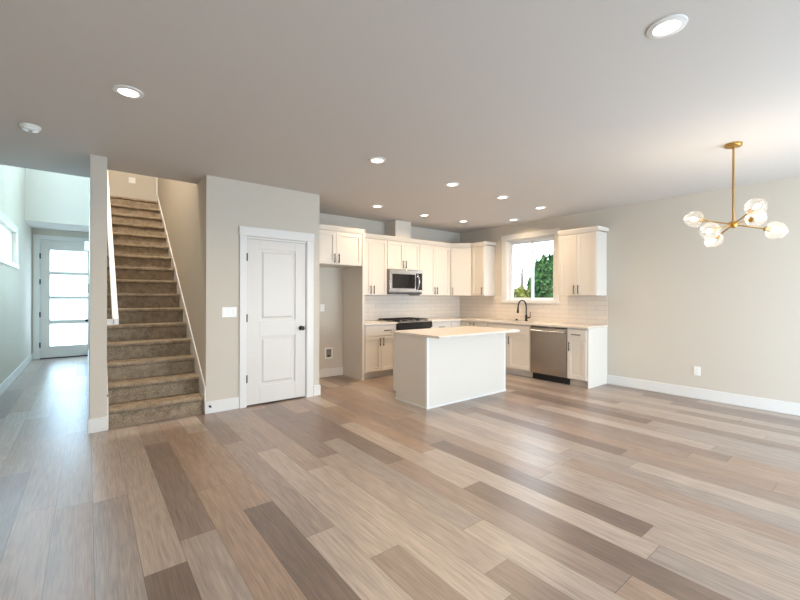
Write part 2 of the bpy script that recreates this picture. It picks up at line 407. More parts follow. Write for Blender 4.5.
# ------------------------------------------------------------------ pantry door (door_1)
d1 = thing('door_1', (1.9, YF, 0), 'white two panel pantry door with black knob in a white casing', 'door', kind='structure')
m = MB(); cy = YF-0.02
m.box(1.43, cy, 0, 1.508, YF, 2.085).box(2.297, cy, 0, 2.392, YF, 2.085)
m.build('casing', 'trim_white', d1, bevel=0.003)
m = MB(); m.box(1.422, cy-0.006, 2.085, 2.40, YF, 2.195); m.build('head_casing', 'trim_white', d1, bevel=0.003)
m = MB(); m.box(1.50, YF-0.004, 0, 1.517, YF+T, 2.075).box(2.288, YF-0.004, 0, 2.305, YF+T, 2.075).box(1.50, YF-0.004, 2.056, 2.305, YF+T, 2.075)
m.build('jamb', 'trim_white', d1)
def panel_leaf(m, x0, x1, z0, z1, yf, th, panels, px0, px1):
    m.box(x0, yf, z0, px0, yf+th, z1); m.box(px1, yf, z0, x1, yf+th, z1)
    zc = z0
    for a, b in sorted(panels):
        m.box(px0, yf, zc, px1, yf+th, a); zc = b
    m.box(px0, yf, zc, px1, yf+th, z1)
m = MB(); yl = YF+0.006
panel_leaf(m, 1.52, 2.285, 0.016, 2.053, yl, 0.035, [(1.046, 1.937), (0.236, 0.844)], 1.677, 2.142)
leaf = m.build('door_leaf', 'door_white', d1, bevel=0.002)
for a, b in ((1.046, 1.937), (0.236, 0.844)):
    m = MB(); m.box(1.677, yl+0.014, a, 2.142, yl+0.03, b)
    q = [(1.677+0.03, 2.142-0.03, a+0.03, b-0.03, yl+0.0135), (1.677+0.05, 2.142-0.05, a+0.05, b-0.05, yl+0.004)]
    V = [[m.bm.verts.new((x, r[4], z)) for x, z in ((r[0], r[2]), (r[1], r[2]), (r[1], r[3]), (r[0], r[3]))] for r in q]
    m.bm.faces.new(V[1])
    for i in range(4): m.bm.faces.new([V[0][i], V[0][(i+1) % 4], V[1][(i+1) % 4], V[1][i]])
    m.build('raised_panel', 'door_white', leaf)
for z in (1.828, 1.084, 0.341):
    m = MB(); m.lathe([(0.009, 0), (0.009, 0.095)], (1.5175, yl-0.012, z-0.048), (0, 0, 1), 10); m.box(1.519, yl-0.012, z-0.045, 1.524, yl, z+0.045)
    m.build('hinge', 'black_metal', d1, smooth=True)
m = MB(); m.lathe([(0.031, 0), (0.031, 0.006), (0.012, 0.009), (0.011, 0.035), (0.025, 0.042), (0.029, 0.055), (0.025, 0.066), (0.01, 0.07)], (2.222, yl, 0.93), (0, -1, 0), 20)
m.build('knob', 'black_metal', leaf, smooth=True)
m = MB(); m.box(2.281, yl-0.003, 0.895, 2.291, yl+0.02, 0.965); m.build('strike_plate', 'black_metal', d1)

# ------------------------------------------------------------------ entry door (door_2)
d2 = thing('door_2', (-0.4, YD, 0), 'white entry door with four frosted panes at the end of the hall', 'door', kind='structure')
m = MB(); m.box(-0.905, YD-0.02, 0, -0.81, YD, 2.555).box(0.0, YD-0.02, 0, 0.013, YD, 2.555); m.box(-0.91, YD-0.026, 2.555, 0.013, YD, 2.645)
m.build('casing', 'trim_white', d2, bevel=0.003)
m = MB(); m.box(-0.82, YD-0.004, 0, -0.8015, YD+0.12, 2.55).box(-0.80, YD-0.004, 2.5415, 0.013, YD+0.12, 2.55).box(-0.80, YD+0.052, 0.02, -0.785, YD+0.08, 2.54).box(-0.005, YD+0.052, 0.02, 0.013, YD+0.08, 2.54)
m.build('jamb', 'trim_white', d2)
m = MB(); gl = [(0.265, 0.741), (0.828, 1.282), (1.347, 1.812), (1.878, 2.343)]
panel_leaf(m, -0.80, 0.01, 0.02, 2.54, YD+0.01, 0.04, gl, -0.645, -0.01)
lf = m.build('door_leaf', 'door_white', d2, bevel=0.003)
for a, b in gl:
    m = MB(); m.box(-0.645, YD+0.026, a, -0.01, YD+0.034, b); m.build('pane', 'frosted_glass', lf)
for z in (2.2, 1.65, 0.95, 0.3):
    m = MB(); m.box(-0.812, YD-0.024, z-0.055, -0.79, YD+0.012, z+0.055); m.build('hinge', 'black_metal', d2)
m = MB(); m.lathe([(0.03, 0), (0.03, 0.008), (0.012, 0.01), (0.012, 0.04), (0.028, 0.05), (0.026, 0.07), (0.005, 0.074)], (-0.022, YD+0.01, 0.80), (0, -1, 0), 16); m.build('knob', 'black_metal', lf, smooth=True)
m = MB(); m.box(-0.8, YD, 0.0, 0.01, YD+0.1, 0.02); m.build('threshold', 'black_metal', d2)

# ------------------------------------------------------------------ windows
# kitchen window (window_1)
w1 = thing('window_1', (XR, 4.235, 1.24), 'white sliding window above the kitchen sink looking onto trees', 'window', kind='structure')
m = MB()
m.box(XR-0.02, 3.64, 1.27, XR, 3.735, 2.44).box(XR-0.02, 4.735, 1.27, XR, 4.84, 2.44)
m.build('casing', 'trim_white', w1, bevel=0.003)
m = MB(); m.box(XR-0.026, 3.63, 2.44, XR, 4.85, 2.545); m.build('head_casing', 'trim_white', w1, bevel=0.003)
m = MB(); m.box(XR-0.035, 3.63, 1.235, XR+0.06, 4.85, 1.28); m.build('sill', 'trim_white', w1, bevel=0.004)
m = MB(); m.box(XR-0.004, 3.735, 1.285, XR+0.15, 3.75, 2.435).box(XR-0.004, 4.72, 1.285, XR+0.15, 4.735, 2.435).box(XR-0.004, 3.735, 2.42, XR+0.15, 4.735, 2.435)
m.build('jamb', 'trim_white', w1)
fx0, fx1 = XR+0.07, XR+0.13
m = MB(); m.box(fx0, 3.75, 1.28, fx1, 3.785, 2.42).box(fx0, 4.685, 1.28, fx1, 4.72, 2.42).box(fx0, 3.785, 1.28, fx1, 4.685, 1.31).box(fx0, 3.785, 2.385, fx1, 4.685, 2.42)
m.build('window_frame', 'vinyl', w1, bevel=0.003)
for a, b, dx in ((3.785, 4.25, 0.03), (4.215, 4.685, 0.0)):
    m = MB(); s0 = fx0+0.004+dx
    m.box(s0, a, 1.31, s0+0.024, a+0.035, 2.385).box(s0, b-0.035, 1.31, s0+0.024, b, 2.385).box(s0, a+0.035, 1.31, s0+0.024, b-0.035, 1.34).box(s0, a+0.035, 2.355, s0+0.024, b-0.035, 2.385)
    sh = m.build('sash', 'vinyl', w1, bevel=0.002)
    m = MB(); m.box(s0+0.009, a+0.03, 1.335, s0+0.014, b-0.03, 2.36); m.build('pane', 'window_glass', sh)
def simple_window(name, axis, c0, sgn, a0, a1, z0, z1, label, bars=(), pane='window_glass'):
    w = thing(name, ((c0, (a0+a1)/2, z0) if axis == 'X' else ((a0+a1)/2, c0, z0)), label, 'window', kind='structure')
    def bxs(name_, mat, lst, bev=0.003):
        m = MB()
        for (p0, q0, d0, p1, q1, d1) in lst:
            e0, e1 = sorted((c0+sgn*d0, c0+sgn*d1))
            if axis == 'X': m.box(e0, p0, q0, e1, p1, q1)
            else: m.box(p0, e0, q0, p1, e1, q1)
        return m.build(name_, mat, w, bevel=bev)
    cw = 0.09
    bxs('casing', 'trim_white', [(a0-cw, z0-0.03, 0, a0, z1+cw, 0.02), (a1, z0-0.03, 0, a1+cw, z1+cw, 0.02), (a0, z1, 0, a1, z1+cw, 0.022), (a0-cw, z0-0.075, 0, a1+cw, z0, 0.028)])
    fr = [(a0, z0, -0.12, a0+0.04, z1, -0.05), (a1-0.04, z0, -0.12, a1, z1, -0.05), (a0+0.04, z0, -0.12, a1-0.04, z0+0.04, -0.05), (a0+0.04, z1-0.04, -0.12, a1-0.04, z1, -0.05)]
    for b in bars: fr.append((b-0.03, z0+0.04, -0.12, b+0.03, z1-0.04, -0.05))
    bxs('window_frame', 'vinyl', fr)
    bxs('pane', pane, [(a0+0.03, z0+0.03, -0.09, a1-0.03, z1-0.03, -0.085)], 0)
    return w
simple_window('window_2', 'X', XL, 1, 7.3, 9.05, 1.87, 2.39, 'white framed high window on the hall wall before the entry door', pane='frosted_glass')
simple_window('window_3', 'X', XL, 1, 7.3, 9.05, 3.6, 5.2, 'white framed upper foyer window above the hall')
w7 = thing('added_skylight', (-0.46, 8.0, ZT), 'white framed skylight added unseen over the foyer to light the hall', 'window', kind='structure')  # made-up skylight, out of view, housing the added overhead foyer light
m = MB(); m.box(-0.82, 6.4, ZT+0.02, -0.78, 9.6, ZT+0.14).box(-0.14, 6.4, ZT+0.02, -0.10, 9.6, ZT+0.14).box(-0.78, 6.4, ZT+0.02, -0.14, 6.44, ZT+0.14).box(-0.78, 9.56, ZT+0.02, -0.14, 9.6, ZT+0.14); m.build('window_frame', 'vinyl', w7)
m = MB(); m.box(-0.79, 6.42, ZT+0.08, -0.13, 9.58, ZT+0.086); m.build('pane', 'window_glass', w7)
simple_window('added_foyer_window', 'Y', 10.25, -1, -0.82, -0.10, 3.95, 5.5, 'white framed upper window added unseen above the entry alcove to light the hall')  # made-up window, out of view, for the added light on the hall wall
simple_window('window_4', 'Y', YR, 1, 0.0, 1.8, 0.9, 2.2, 'white framed window in the rear wall behind the viewpoint', bars=(0.9,))
simple_window('window_5', 'Y', YR, 1, 3.6, 6.1, 0.03, 2.13, 'white framed glass sliding door in the rear wall', bars=(4.85,))

# ------------------------------------------------------------------ kitchen cabinets
def shaker(root, o, u, n, a0, a1, z0, z1, name='door', handle=None, stile=0.057, hl=0.14, parent=None):
    """shaker front in the frame (o, u, n): its back lies on n = 0"""
    g = 0.0015; a0 += g; a1 -= g; z0 += g; z1 -= g
    m = MB(o, u, n); s_ = min(stile, (z1-z0)*0.3)
    if name == 'drawer': s_ = 0
    if s_:
        m.box(a0, 0, z0, a0+stile, 0.02, z1).box(a1-stile, 0, z0, a1, 0.02, z1)
        m.box(a0+stile, 0, z0, a1-stile, 0.02, z0+s_).box(a0+stile, 0, z1-s_, a1-stile, 0.02, z1)
        m.box(a0+stile, 0, z0+s_, a1-stile, 0.009, z1-s_)
    else:
        m.box(a0, 0, z0, a1, 0.02, z1)
    d = m.build(name, 'cabinet_white', root, bevel=0.0015)
    if handle:
        kind, ha, hz = handle      # 'v' or 'h', centre
        m = MB(o, u, n)
        if kind == 'v':
            m.tube([(ha, 0.048, hz-hl/2), (ha, 0.048, hz+hl/2)], 0.0065, 10)
            for q in (-1, 1): m.tube([(ha, 0.019, hz+q*hl*0.36), (ha, 0.048, hz+q*hl*0.36)], 0.005, 8)
        else:
            m.tube([(ha-hl/2, 0.048, hz), (ha+hl/2, 0.048, hz)], 0.0065, 10)
            for q in (-1, 1): m.tube([(ha+q*hl*0.36, 0.019, hz), (ha+q*hl*0.36, 0.048, hz)], 0.005, 8)
        m.build('handle', 'black_metal', d, smooth=True)
    return d
BX, NX = (1, 0, 0), (0, -1, 0)       # back run: u = +X, outward = -Y
RX, RN = (0, 1, 0), (-1, 0, 0)       # window run: u = +Y, outward = -X
CG_U, CG_B = 'white shaker wall cabinets', 'white shaker base cabinets'
UZ0, UZ1 = 1.375, 2.36
GAP = 0.0015
def crown(root, o, u, n, a0, a1, endL=False, endR=False, depth=0.33):
    prof = [(0, 2.352), (0.022, 2.352), (0.03, 2.37), (0.05, 2.415), (0.05, 2.43), (0, 2.43)]
    m = MB(o, u, n); m.prism(prof, a0-(0.03 if endL else 0), a1+(0.03 if endR else 0))
    if endL: m.box(a0-0.03, -depth, 2.37, a0, 0.0, 2.43)
    if endR: m.box(a1, -depth, 2.37, a1+0.03, 0.0, 2.43)
    m.build('crown_molding', 'cabinet_white', root)
def upper(label, o, u, n, a0, a1, z0, depth, doors, eL=False, eR=False):
    c_ = Vector(o)+Vector(u)*((a0+a1)/2)+Vector(n)*(-depth/2)
    r = thing('wall_cabinet', (c_.x, c_.y, z0), label, 'cabinet', CG_U)
    m = MB(o, u, n); m.box(a0+GAP/2, -depth, z0, a1-GAP/2, 0, UZ1); m.build('body', 'cabinet_white', r, bevel=0.001)
    for (p0, p1, ha) in doors: shaker(r, o, u, n, p0, p1, z0+0.004, 2.345, handle=('v', ha, z0+0.095))
    crown(r, o, u, n, a0, a1, eL, eR, depth)
    return r
YU, XU, YC, XC = 5.655, 6.065, 5.38, 5.775     # front planes of the carcasses
WB = 0.0015
oB = (0, YU, 0); oBf = (0, YC, 0); oR = (XU, 0, 0); oRf = (XC, 0, 0)
dU = YB-YU-WB
upper('white wall cabinet with two doors over the empty refrigerator alcove', oBf, BX, NX, 2.4895, 3.458, 1.84, YB-YC-WB, [(2.50, 2.985, 2.95), (2.985, 3.45, 3.025)])
upper('tall white two door wall cabinet between the refrigerator panel and the microwave', oB, BX, NX, 3.501, 4.163, UZ0, dU, [(3.512, 3.833, 3.80), (3.833, 4.158, 3.868)])
upper('short white two door wall cabinet directly above the microwave', oB, BX, NX, 4.163, 4.928, 1.845, dU, [(4.168, 4.546, 4.512), (4.546, 4.923, 4.58)])
upper('tall white two door wall cabinet right of the microwave', oB, BX, NX, 4.928, 5.765, UZ0, dU, [(4.933, 5.335, 5.30), (5.335, 5.74, 5.37)])
# diagonal corner cabinet
r = thing('wall_cabinet', (6.1, 5.7, UZ0), 'white one door wall cabinet set diagonally across the kitchen corner', 'cabinet', CG_U)
cp = [(5.7665, YB-WB), (5.7665, YU), (XU, 5.3565), (XR-WB, 5.3565), (XR-WB, YB-WB)]
m = MB(); m.poly(cp, UZ0, UZ1); m.build('body', 'cabinet_white', r)
du = Vector((XU-5.7665, 5.3565-YU, 0)); dl = du.length; dn = Vector((-1, -1, 0)).normalized()
du.normalize(); dn = Vector((du.y, -du.x, 0)); dn = dn if dn.y < 0 else -dn
shaker(r, (5.7665, YU, 0), du, dn, 0.012, dl-0.012, UZ0+0.004, 2.345, handle=('v', 0.05, UZ0+0.095))
crown(r, (5.7665, YU, 0), du, dn, -0.01, dl+0.01)
upper('narrow white one door wall cabinet between the corner cabinet and the window', oR, RX, RN, 5.015, 5.355, UZ0, XR-XU-WB, [(5.02, 5.335, 5.062)], eL=True)
upper('white two door wall cabinet hung right of the kitchen window', oR, RX, RN, 2.85, 3.475, UZ0, XR-XU-WB, [(2.855, 3.165, 3.131), (3.165, 3.47, 3.2)], eL=True)
# tall refrigerator side panel
r = thing('refrigerator_panel', (3.49, 5.7, 0), 'tall white panel closing the refrigerator alcove beside the base cabinets', 'panel')
m = MB(); m.box(3.4595, 5.352, 0, 3.4995, YB-WB, 2.36); m.build('panel', 'cabinet_white', r, bevel=0.002)
m = MB(); m.box(3.452, 5.36, 0, 3.4595, YB-0.02, 0.018); m.build('shoe_molding', 'cabinet_white', r)
m = MB(oBf, BX, NX); m.prism([(0.0, 2.36), (0.022, 2.36), (0.05, 2.415), (0.05, 2.43), (0, 2.43)], 3.4595, 3.5); m.box(3.4595, -0.55, 2.36, 3.4995, 0, 2.43); m.build('crown_molding', 'cabinet_white', r)
# duct chase above the microwave cabinet
m = MB(); m.box(4.35, YU-0.012, 2.431, 4.715, YB-WB, H1-0.002)
m.build('duct_chase', 'cabinet_white', bevel=0.002, label='white boxed duct chase rising from the cabinets above the microwave to the ceiling', cat='duct cover')

def basecab(label, o, u, n, a0, a1, depth, fronts, end=None, toe=0.075):
    c_ = Vector(o)+Vector(u)*((a0+a1)/2)+Vector(n)*(-depth/2)
    r = thing('base_cabinet', (c_.x, c_.y, 0), label, 'cabinet', CG_B)
    m = MB(o, u, n); m.box(a0+GAP/2, -depth, 0.105, a1-GAP/2, 0, 0.882); m.build('body', 'cabinet_white', r, bevel=0.001)
    m = MB(o, u, n); m.box(a0+GAP/2, -depth, 0, a1-GAP/2, -toe, 0.105); m.build('toe_kick', 'cabinet_white', r)
    for f in fronts: shaker(r, o, u, n, *f[:4], name=f[4], handle=f[5])
    if end:
        m = MB(o, u, n); m.box(end[0], -depth, 0, end[1], 0.002, 0.882); m.build('end_panel', 'cabinet_white', r, bevel=0.001)
    return r
dB, dR = YB-YC-WB, XR-XC-WB
basecab('white base cabinet with drawer over two doors left of the range', oBf, BX, NX, 3.501, 4.163, dB,
        [(3.52, 4.155, 0.70, 0.862, 'drawer', ('h', 3.955, 0.785)), (3.52, 3.838, 0.118, 0.695, 'door', ('v', 3.805, 0.60)), (3.838, 4.155, 0.118, 0.695, 'door', ('v', 3.872, 0.60))])
basecab('white base cabinet with a drawer right of the range', oBf, BX, NX, 4.932, 5.50, dB,
        [(4.94, 5.49, 0.70, 0.862, 'drawer', ('h', 5.215, 0.785)), (4.94, 5.49, 0.118, 0.695, 'door', ('v', 4.985, 0.60))])
r = thing('base_cabinet', (6.0, 5.6, 0), 'white blind corner base cabinet behind the island in the kitchen corner', 'cabinet', CG_B)
m = MB(); m.poly([(5.5015, YB-WB), (5.5015, YC), (XC, YC), (XC, 5.045), (XR-WB, 5.045), (XR-WB, YB-WB)], 0.105, 0.882); m.build('body', 'cabinet_white', r)
m = MB(); m.poly([(5.5015, YB-WB), (5.5015, YC+0.075), (XC+0.075, YC+0.075), (XC+0.075, 5.045), (XR-WB, 5.045), (XR-WB, YB-WB)], 0, 0.105); m.build('toe_kick', 'cabinet_white', r)
shaker(r, oBf, BX, NX, 5.505, 5.745, 0.118, 0.862, handle=None)
shaker(r, oRf, RX, RN, 5.05, 5.355, 0.118, 0.862, handle=('v', 5.095, 0.79))
basecab('narrow white one door base cabinet between the corner and the sink cabinet', oRf, RX, RN, 4.685, 5.043, dR, [(4.70, 5.04, 0.118, 0.862, 'door', ('v', 5.0, 0.79))])
sk = basecab('white two door sink base cabinet below the kitchen window', oRf, RX, RN, 3.80, 4.683, dR,
        [(3.81, 4.675, 0.70, 0.862, 'drawer', None), (3.81, 4.245, 0.118, 0.695, 'door', ('v', 4.212, 0.60)), (4.245, 4.675, 0.118, 0.695, 'door', ('v', 4.278, 0.60))])
# the sink cabinet is open on top for the basin
for ch in sk.children:
    if ch.name.startswith('body'):
        bm = bmesh.new(); bm.from_mesh(ch.data)
        zt = max(v.co.z for v in bm.verts)
        bmesh.ops.delete(bm, geom=[f for f in bm.faces if all(abs(v.co.z-zt) < 1e-4 for v in f.verts)], context='FACES'); bm.to_mesh(ch.data); bm.free()
        ch.modifiers.clear()
basecab('white base cabinet with drawer over one door at the end of the window run', oRf, RX, RN, 2.85, 3.16, dR,
        [(2.865, 3.155, 0.70, 0.862, 'drawer', ('h', 3.01, 0.785)), (2.865, 3.155, 0.118, 0.695, 'door', ('v', 3.118, 0.60))], end=(2.838, 2.85))

# countertops
def ctop(name, pts_boxes, label):
    m = MB()
    for b in pts_boxes: m.box(*b)
    return m.build(name, 'quartz', bevel=0.003, label=label, cat='countertop')
ctop('countertop', [(3.501, 5.338, 0.884, 4.164, YB-0.002, 0.914)], 'pale quartz countertop piece left of the range')
m = MB()
SY0, SY1, SX0, SX1 = 3.89, 4.59, 5.86, 6.20
ox, oy = XC-0.042, 5.338
xs = [4.931, ox, SX0, SX1, XR-0.002]; ys = [2.828, SY0, SY1, oy, YB-0.002]
cells = {(0, 3)} | {(i, j) for i in (1, 2, 3) for j in range(4)}
cells.discard((2, 1))
vd = {}
def gv(i, j, z):
    if (i, j, z) not in vd: vd[(i, j, z)] = m.bm.verts.new((xs[i], ys[j], z))
    return vd[(i, j, z)]
for (i, j) in cells:
    for z in (0.884, 0.914): m.bm.faces.new([gv(i, j, z), gv(i+1, j, z), gv(i+1, j+1, z), gv(i, j+1, z)])
    for (di, dj, e0, e1) in ((-1, 0, (0, 0), (0, 1)), (1, 0, (1, 0), (1, 1)), (0, -1, (0, 0), (1, 0)), (0, 1, (0, 1), (1, 1))):
        if (i+di, j+dj) not in cells:
            A = (i+e0[0], j+e0[1]); B = (i+e1[0], j+e1[1])
            m.bm.faces.new([gv(*A, 0.884), gv(*B, 0.884), gv(*B, 0.914), gv(*A, 0.914)])
m.build('countertop', 'quartz', bevel=0.002, label='pale quartz countertop running round the corner and under the window to its end', cat='countertop')
# backsplash
m = MB(); m.box(3.501, YB-0.008, 0.915, XR-0.008, YB, 1.374); m.box(4.165, YB-0.008, 1.374, 4.926, YB, 1.42)
m.box(XR-0.008, 2.838, 0.915, XR, YB-0.001, 1.2345); m.box(XR-0.008, 2.838, 1.2345, XR, 3.628, 1.374); m.box(XR-0.008, 4.852, 1.2345, XR, YB-0.001, 1.374)
m.build('backsplash', 'subway_tile', kind='structure')

# sink and faucet
sk = thing('sink', (6.03, 4.24, 0.68), 'steel undermount sink basin let into the counter below the window', 'sink')
m = MB()
a0, a1, b0, b1, z0, z1, t = SX0-0.006, SX1+0.006, SY0-0.006, SY1+0.006, 0.69, 0.8835, 0.004
m.box(a0, b0, z0, a1, b1, z0+t).box(a0, b0, z0+t, a0+t, b1, z1).box(a1-t, b0, z0+t, a1, b1, z1).box(a0+t, b0, z0+t, a1-t, b0+t, z1).box(a0+t, b1-t, z0+t, a1-t, b1, z1)
m.build('basin', 'stainless', sk)
m = MB(); m.lathe([(0.045, 0), (0.045, 0.003), (0.02, 0.004)], (6.03, 4.24, z0+t), (0, 0, 1), 20); m.build('drain', 'black_metal', sk)
fa = thing('faucet', (6.265, 4.22, 0.914), 'tall black gooseneck kitchen faucet standing behind the sink', 'faucet')
m = MB(); m.lathe([(0.029, 0), (0.029, 0.01), (0.022, 0.018), (0.022, 0.10), (0.017, 0.115)], (6.265, 4.22, 0.9145), (0, 0, 1), 20); m.build('base', 'black_metal', fa, smooth=True)
pts = [(6.265, 4.22, 1.0), (6.265, 4.22, 1.155)]
for i in range(0, 11):
    a = math.pi*i/10
    pts.append((6.265-0.125+0.125*math.cos(a), 4.22, 1.165+0.125*math.sin(a)))
m = MB(); m.tube(pts, 0.0125, 14); m.build('spout', 'black_metal', fa, smooth=True)
m = MB(); m.lathe([(0.013, 0), (0.017, 0.015), (0.017, 0.05), (0.021, 0.06), (0.02, 0.105), (0.015, 0.108)], (6.015, 4.22, 1.17), (-0.08, 0, -1), 16); m.build('spray_head', 'black_metal', fa, smooth=True)
m = MB(); m.tube([(6.265, 4.2, 0.975), (6.265, 4.15, 0.978)], 0.014, 12); m.tube([(6.265, 4.145, 0.975), (6.262, 4.138, 1.0), (6.258, 4.132, 1.075)], [0.009, 0.008, 0.006], 10); m.build('lever', 'black_metal', fa, smooth=True)
m = MB(); m.lathe([(0.022, 0), (0.022, 0.012), (0.016, 0.016), (0.016, 0.03), (0.006, 0.033)], (6.26, 4.42, 0.9145), (0, 0, 1), 16)
m.build('air_switch_button', 'black_metal', smooth=True, label='small black button set in the counter left of the faucet', cat='button')

# ------------------------------------------------------------------ appliances
dw = thing('dishwasher', (6.07, 3.48, 0), 'stainless steel dishwasher under the counter beside the sink cabinet', 'dishwasher')
m = MB(oRf, RX, RN); m.box(3.1635, -0.57, 0.105, 3.7965, 0.0, 0.878); m.build('body', 'grey_box', dw)
m = MB(oRf, RX, RN); m.box(3.168, 0.0, 0.115, 3.792, 0.026, 0.872); dr = m.build('door', 'stainless', dw, bevel=0.004)
m = MB(oRf, RX, RN); m.tube([(3.19, 0.055, 0.80), (3.77, 0.055, 0.80)], 0.014, 12)
for q in (3.215, 3.745): m.tube([(q, 0.02, 0.80), (q, 0.055, 0.80)], 0.01, 8)
m.build('handle', 'chrome', dr, smooth=True)
m = MB(oRf, RX, RN); m.box(3.175, 0.0255, 0.855, 3.785, 0.0275, 0.868); m.build('control_strip', 'black_plastic', dr)
m = MB(oRf, RX, RN); m.box(3.1635, -0.3, 0.0, 3.7965, -0.05, 0.104); m.build('toe_kick', 'black_plastic', dw)

rg = thing('range', (4.546, 5.65, 0), 'slide in gas range with black grates between the base cabinets', 'stove')
x0, x1 = 4.1665, 4.9285; yf = 5.325
m = MB(); m.box(x0, yf+0.03, 0.03, x1, YB-0.012, 0.90).box(x0+0.03, yf+0.09, 0, x1-0.03, YB-0.05, 0.03); m.build('body', 'black_plastic', rg)
m = MB(); m.box(x0, yf-0.03, 0.901, x1, YB-0.012, 0.918); m.build('cooktop', 'stainless', rg, bevel=0.002)
m = MB(); m.prism([(yf-0.045, 0.80), (yf+0.03, 0.80), (yf+0.03, 0.90), (yf-0.03, 0.90)], x0, x1); m.build('control_panel', 'black_glass', rg)
for i in range(5):
    xx = x0+0.09+i*0.146
    m = MB(); m.lathe([(0.021, 0), (0.019, 0.022), (0.012, 0.024)], (xx, yf+0.035, 0.918), (0, -0.25, 1), 16); m.build('knob', 'stainless', rg, smooth=True)
m = MB(); m.box(x0+0.003, yf-0.012, 0.24, x1-0.003, yf+0.029, 0.795); od = m.build('oven_door', 'black_glass', rg, bevel=0.004)
m = MB(); m.tube([(x0+0.05, yf-0.055, 0.745), (x1-0.05, yf-0.055, 0.745)], 0.013, 12)
for q in (x0+0.08, x1-0.08): m.tube([(q, yf-0.012, 0.745), (q, yf-0.055, 0.745)], 0.009, 8)
m.build('handle', 'stainless', od, smooth=True)
m = MB(); m.box(x0+0.003, yf-0.01, 0.05, x1-0.003, yf+0.029, 0.235); m.build('drawer', 'stainless', rg, bevel=0.004)
for gx0, gx1 in ((x0+0.015, x0+0.255), (x0+0.262, x0+0.50), (x0+0.507, x1-0.015)):
    m = MB(); ya, yb = yf+0.07, YB-0.05
    for q in (gx0, gx1-0.014): m.box(q, ya, 0.932, q+0.014, yb, 0.952)
    for q in (ya, (ya+yb)/2-0.007, yb-0.014): m.box(gx0, q, 0.932, gx1, q+0.014, 0.952)
    m.box((gx0+gx1)/2-0.006, ya, 0.936, (gx0+gx1)/2+0.006, yb, 0.952)
    for q in (gx0, gx1-0.014):
        for w in (ya, yb-0.014): m.box(q, w, 0.918, q+0.014, w+0.014, 0.932)
    m.build('grate', 'cast_iron', rg)
for bx_, by_ in ((4.30, 5.50), (4.30, 5.80), (4.546, 5.66), (4.79, 5.50), (4.79, 5.80)):
    m = MB(); m.lathe([(0.05, 0), (0.05, 0.008), (0.035, 0.012), (0.033, 0.016)], (bx_, by_, 0.918), (0, 0, 1), 20); m.build('burner', 'cast_iron', rg, smooth=True)

mw = thing('microwave', (4.546, 5.77, 1.415), 'stainless over the range microwave hung under the short cabinet', 'microwave')
x0, x1, z0, z1, yf = 4.165, 4.927, 1.415, 1.843, 5.575
m = MB(); m.box(x0, yf, z0, x1, YB-0.01, z1); m.build('body', 'grey_box', mw, bevel=0.002)
m = MB(); m.box(x0, yf-0.02, z0+0.022, x1, yf-0.0005, z1); fr = m.build('door', 'stainless', mw, bevel=0.004)
m = MB(); m.box(x0+0.05, yf-0.024, z0+0.085, x0+0.575, yf-0.019, z1-0.085); m.build('window', 'black_glass', fr, bevel=0.002)
m = MB(); m.box(x0+0.60, yf-0.023, z0+0.06, x1-0.012, yf-0.019, z1-0.06); m.build('control_panel', 'black_glass', fr, bevel=0.002)
pts = []
for i in range(9):
    t_ = i/8; pts.append((x0+0.635, yf-0.022-0.05*math.sin(math.pi*t_), z0+0.07+t_*(z1-z0-0.14)))
m = MB(); m.tube(pts, 0.014, 12); m.build('handle', 'chrome', fr, smooth=True)
m = MB(); m.box(x0+0.01, yf-0.012, z0-0.012, x1-0.01, YB-0.05, z0-0.0005); m.build('vent_grille', 'black_plastic', mw)

# ------------------------------------------------------------------ island
isl = thing('kitchen_island', (3.95, 3.83, 0), 'white kitchen island with plain panels standing free on the plank floor', 'island')
ix0, ix1, iy0, iy1 = 3.195, 4.71, 3.52, 4.205
m = MB(); m.box(ix0+0.006, iy0+0.006, 0.0, ix1-0.006, iy1-0.075, 0.105).box(ix0+0.006, iy0+0.006, 0.105, ix1-0.006, iy1-0.02, 0.8615); m.build('body', 'cabinet_white', isl)
m = MB(); m.box(ix0, iy0, 0.0, ix1, iy0+0.006, 0.8615); m.build('back_panel', 'cabinet_white', isl, bevel=0.001)
m = MB(); m.box(ix0, iy0+0.006, 0.105, ix0+0.006, iy1-0.02, 0.8615).box(ix0, iy0+0.006, 0, ix0+0.006, iy1-0.075, 0.105); m.build('end_panel', 'cabinet_white', isl)
m = MB(); m.box(ix1-0.006, iy0+0.006, 0.105, ix1, iy1-0.02, 0.8615).box(ix1-0.006, iy0+0.006, 0, ix1, iy1-0.075, 0.105); m.build('end_panel', 'cabinet_white', isl)
m = MB(); m.box(ix0-0.004, iy0-0.004, 0, ix0+0.03, iy0, 0.861).box(ix0-0.004, iy0, 0, ix0, iy0+0.03, 0.861); m.build('corner_trim', 'trim_white', isl)
m = MB(); m.box(ix1-0.03, iy0-0.004, 0, ix1+0.004, iy0, 0.861).box(ix1, iy0, 0, ix1+0.004, iy0+0.03, 0.861); m.build('corner_trim', 'trim_white', isl)
m = MB(); m.box(ix0-0.012, iy0-0.012, 0, ix1+0.012, iy0-0.004, 0.02).box(ix0-0.012, iy0-0.004, 0, ix0-0.004, iy1-0.075, 0.02).box(ix1+0.004, iy0-0.004, 0, ix1+0.012, iy1-0.075, 0.02); m.build('shoe_molding', 'trim_white', isl)
for i in range(3):
    a = ix0+0.01+i*0.5; bb = a+0.497
    shaker(isl, (0, iy1-0.02, 0), (1, 0, 0), (0, 1, 0), a, bb, 0.69, 0.85, name='drawer', handle=('h', (a+bb)/2, 0.785))
    shaker(isl, (0, iy1-0.02, 0), (1, 0, 0), (0, 1, 0), a, bb, 0.118, 0.685, handle=('v', a+0.045, 0.6))
m = MB(); m.box(3.175, 3.29, 0.863, 4.735, 4.215, 0.893)
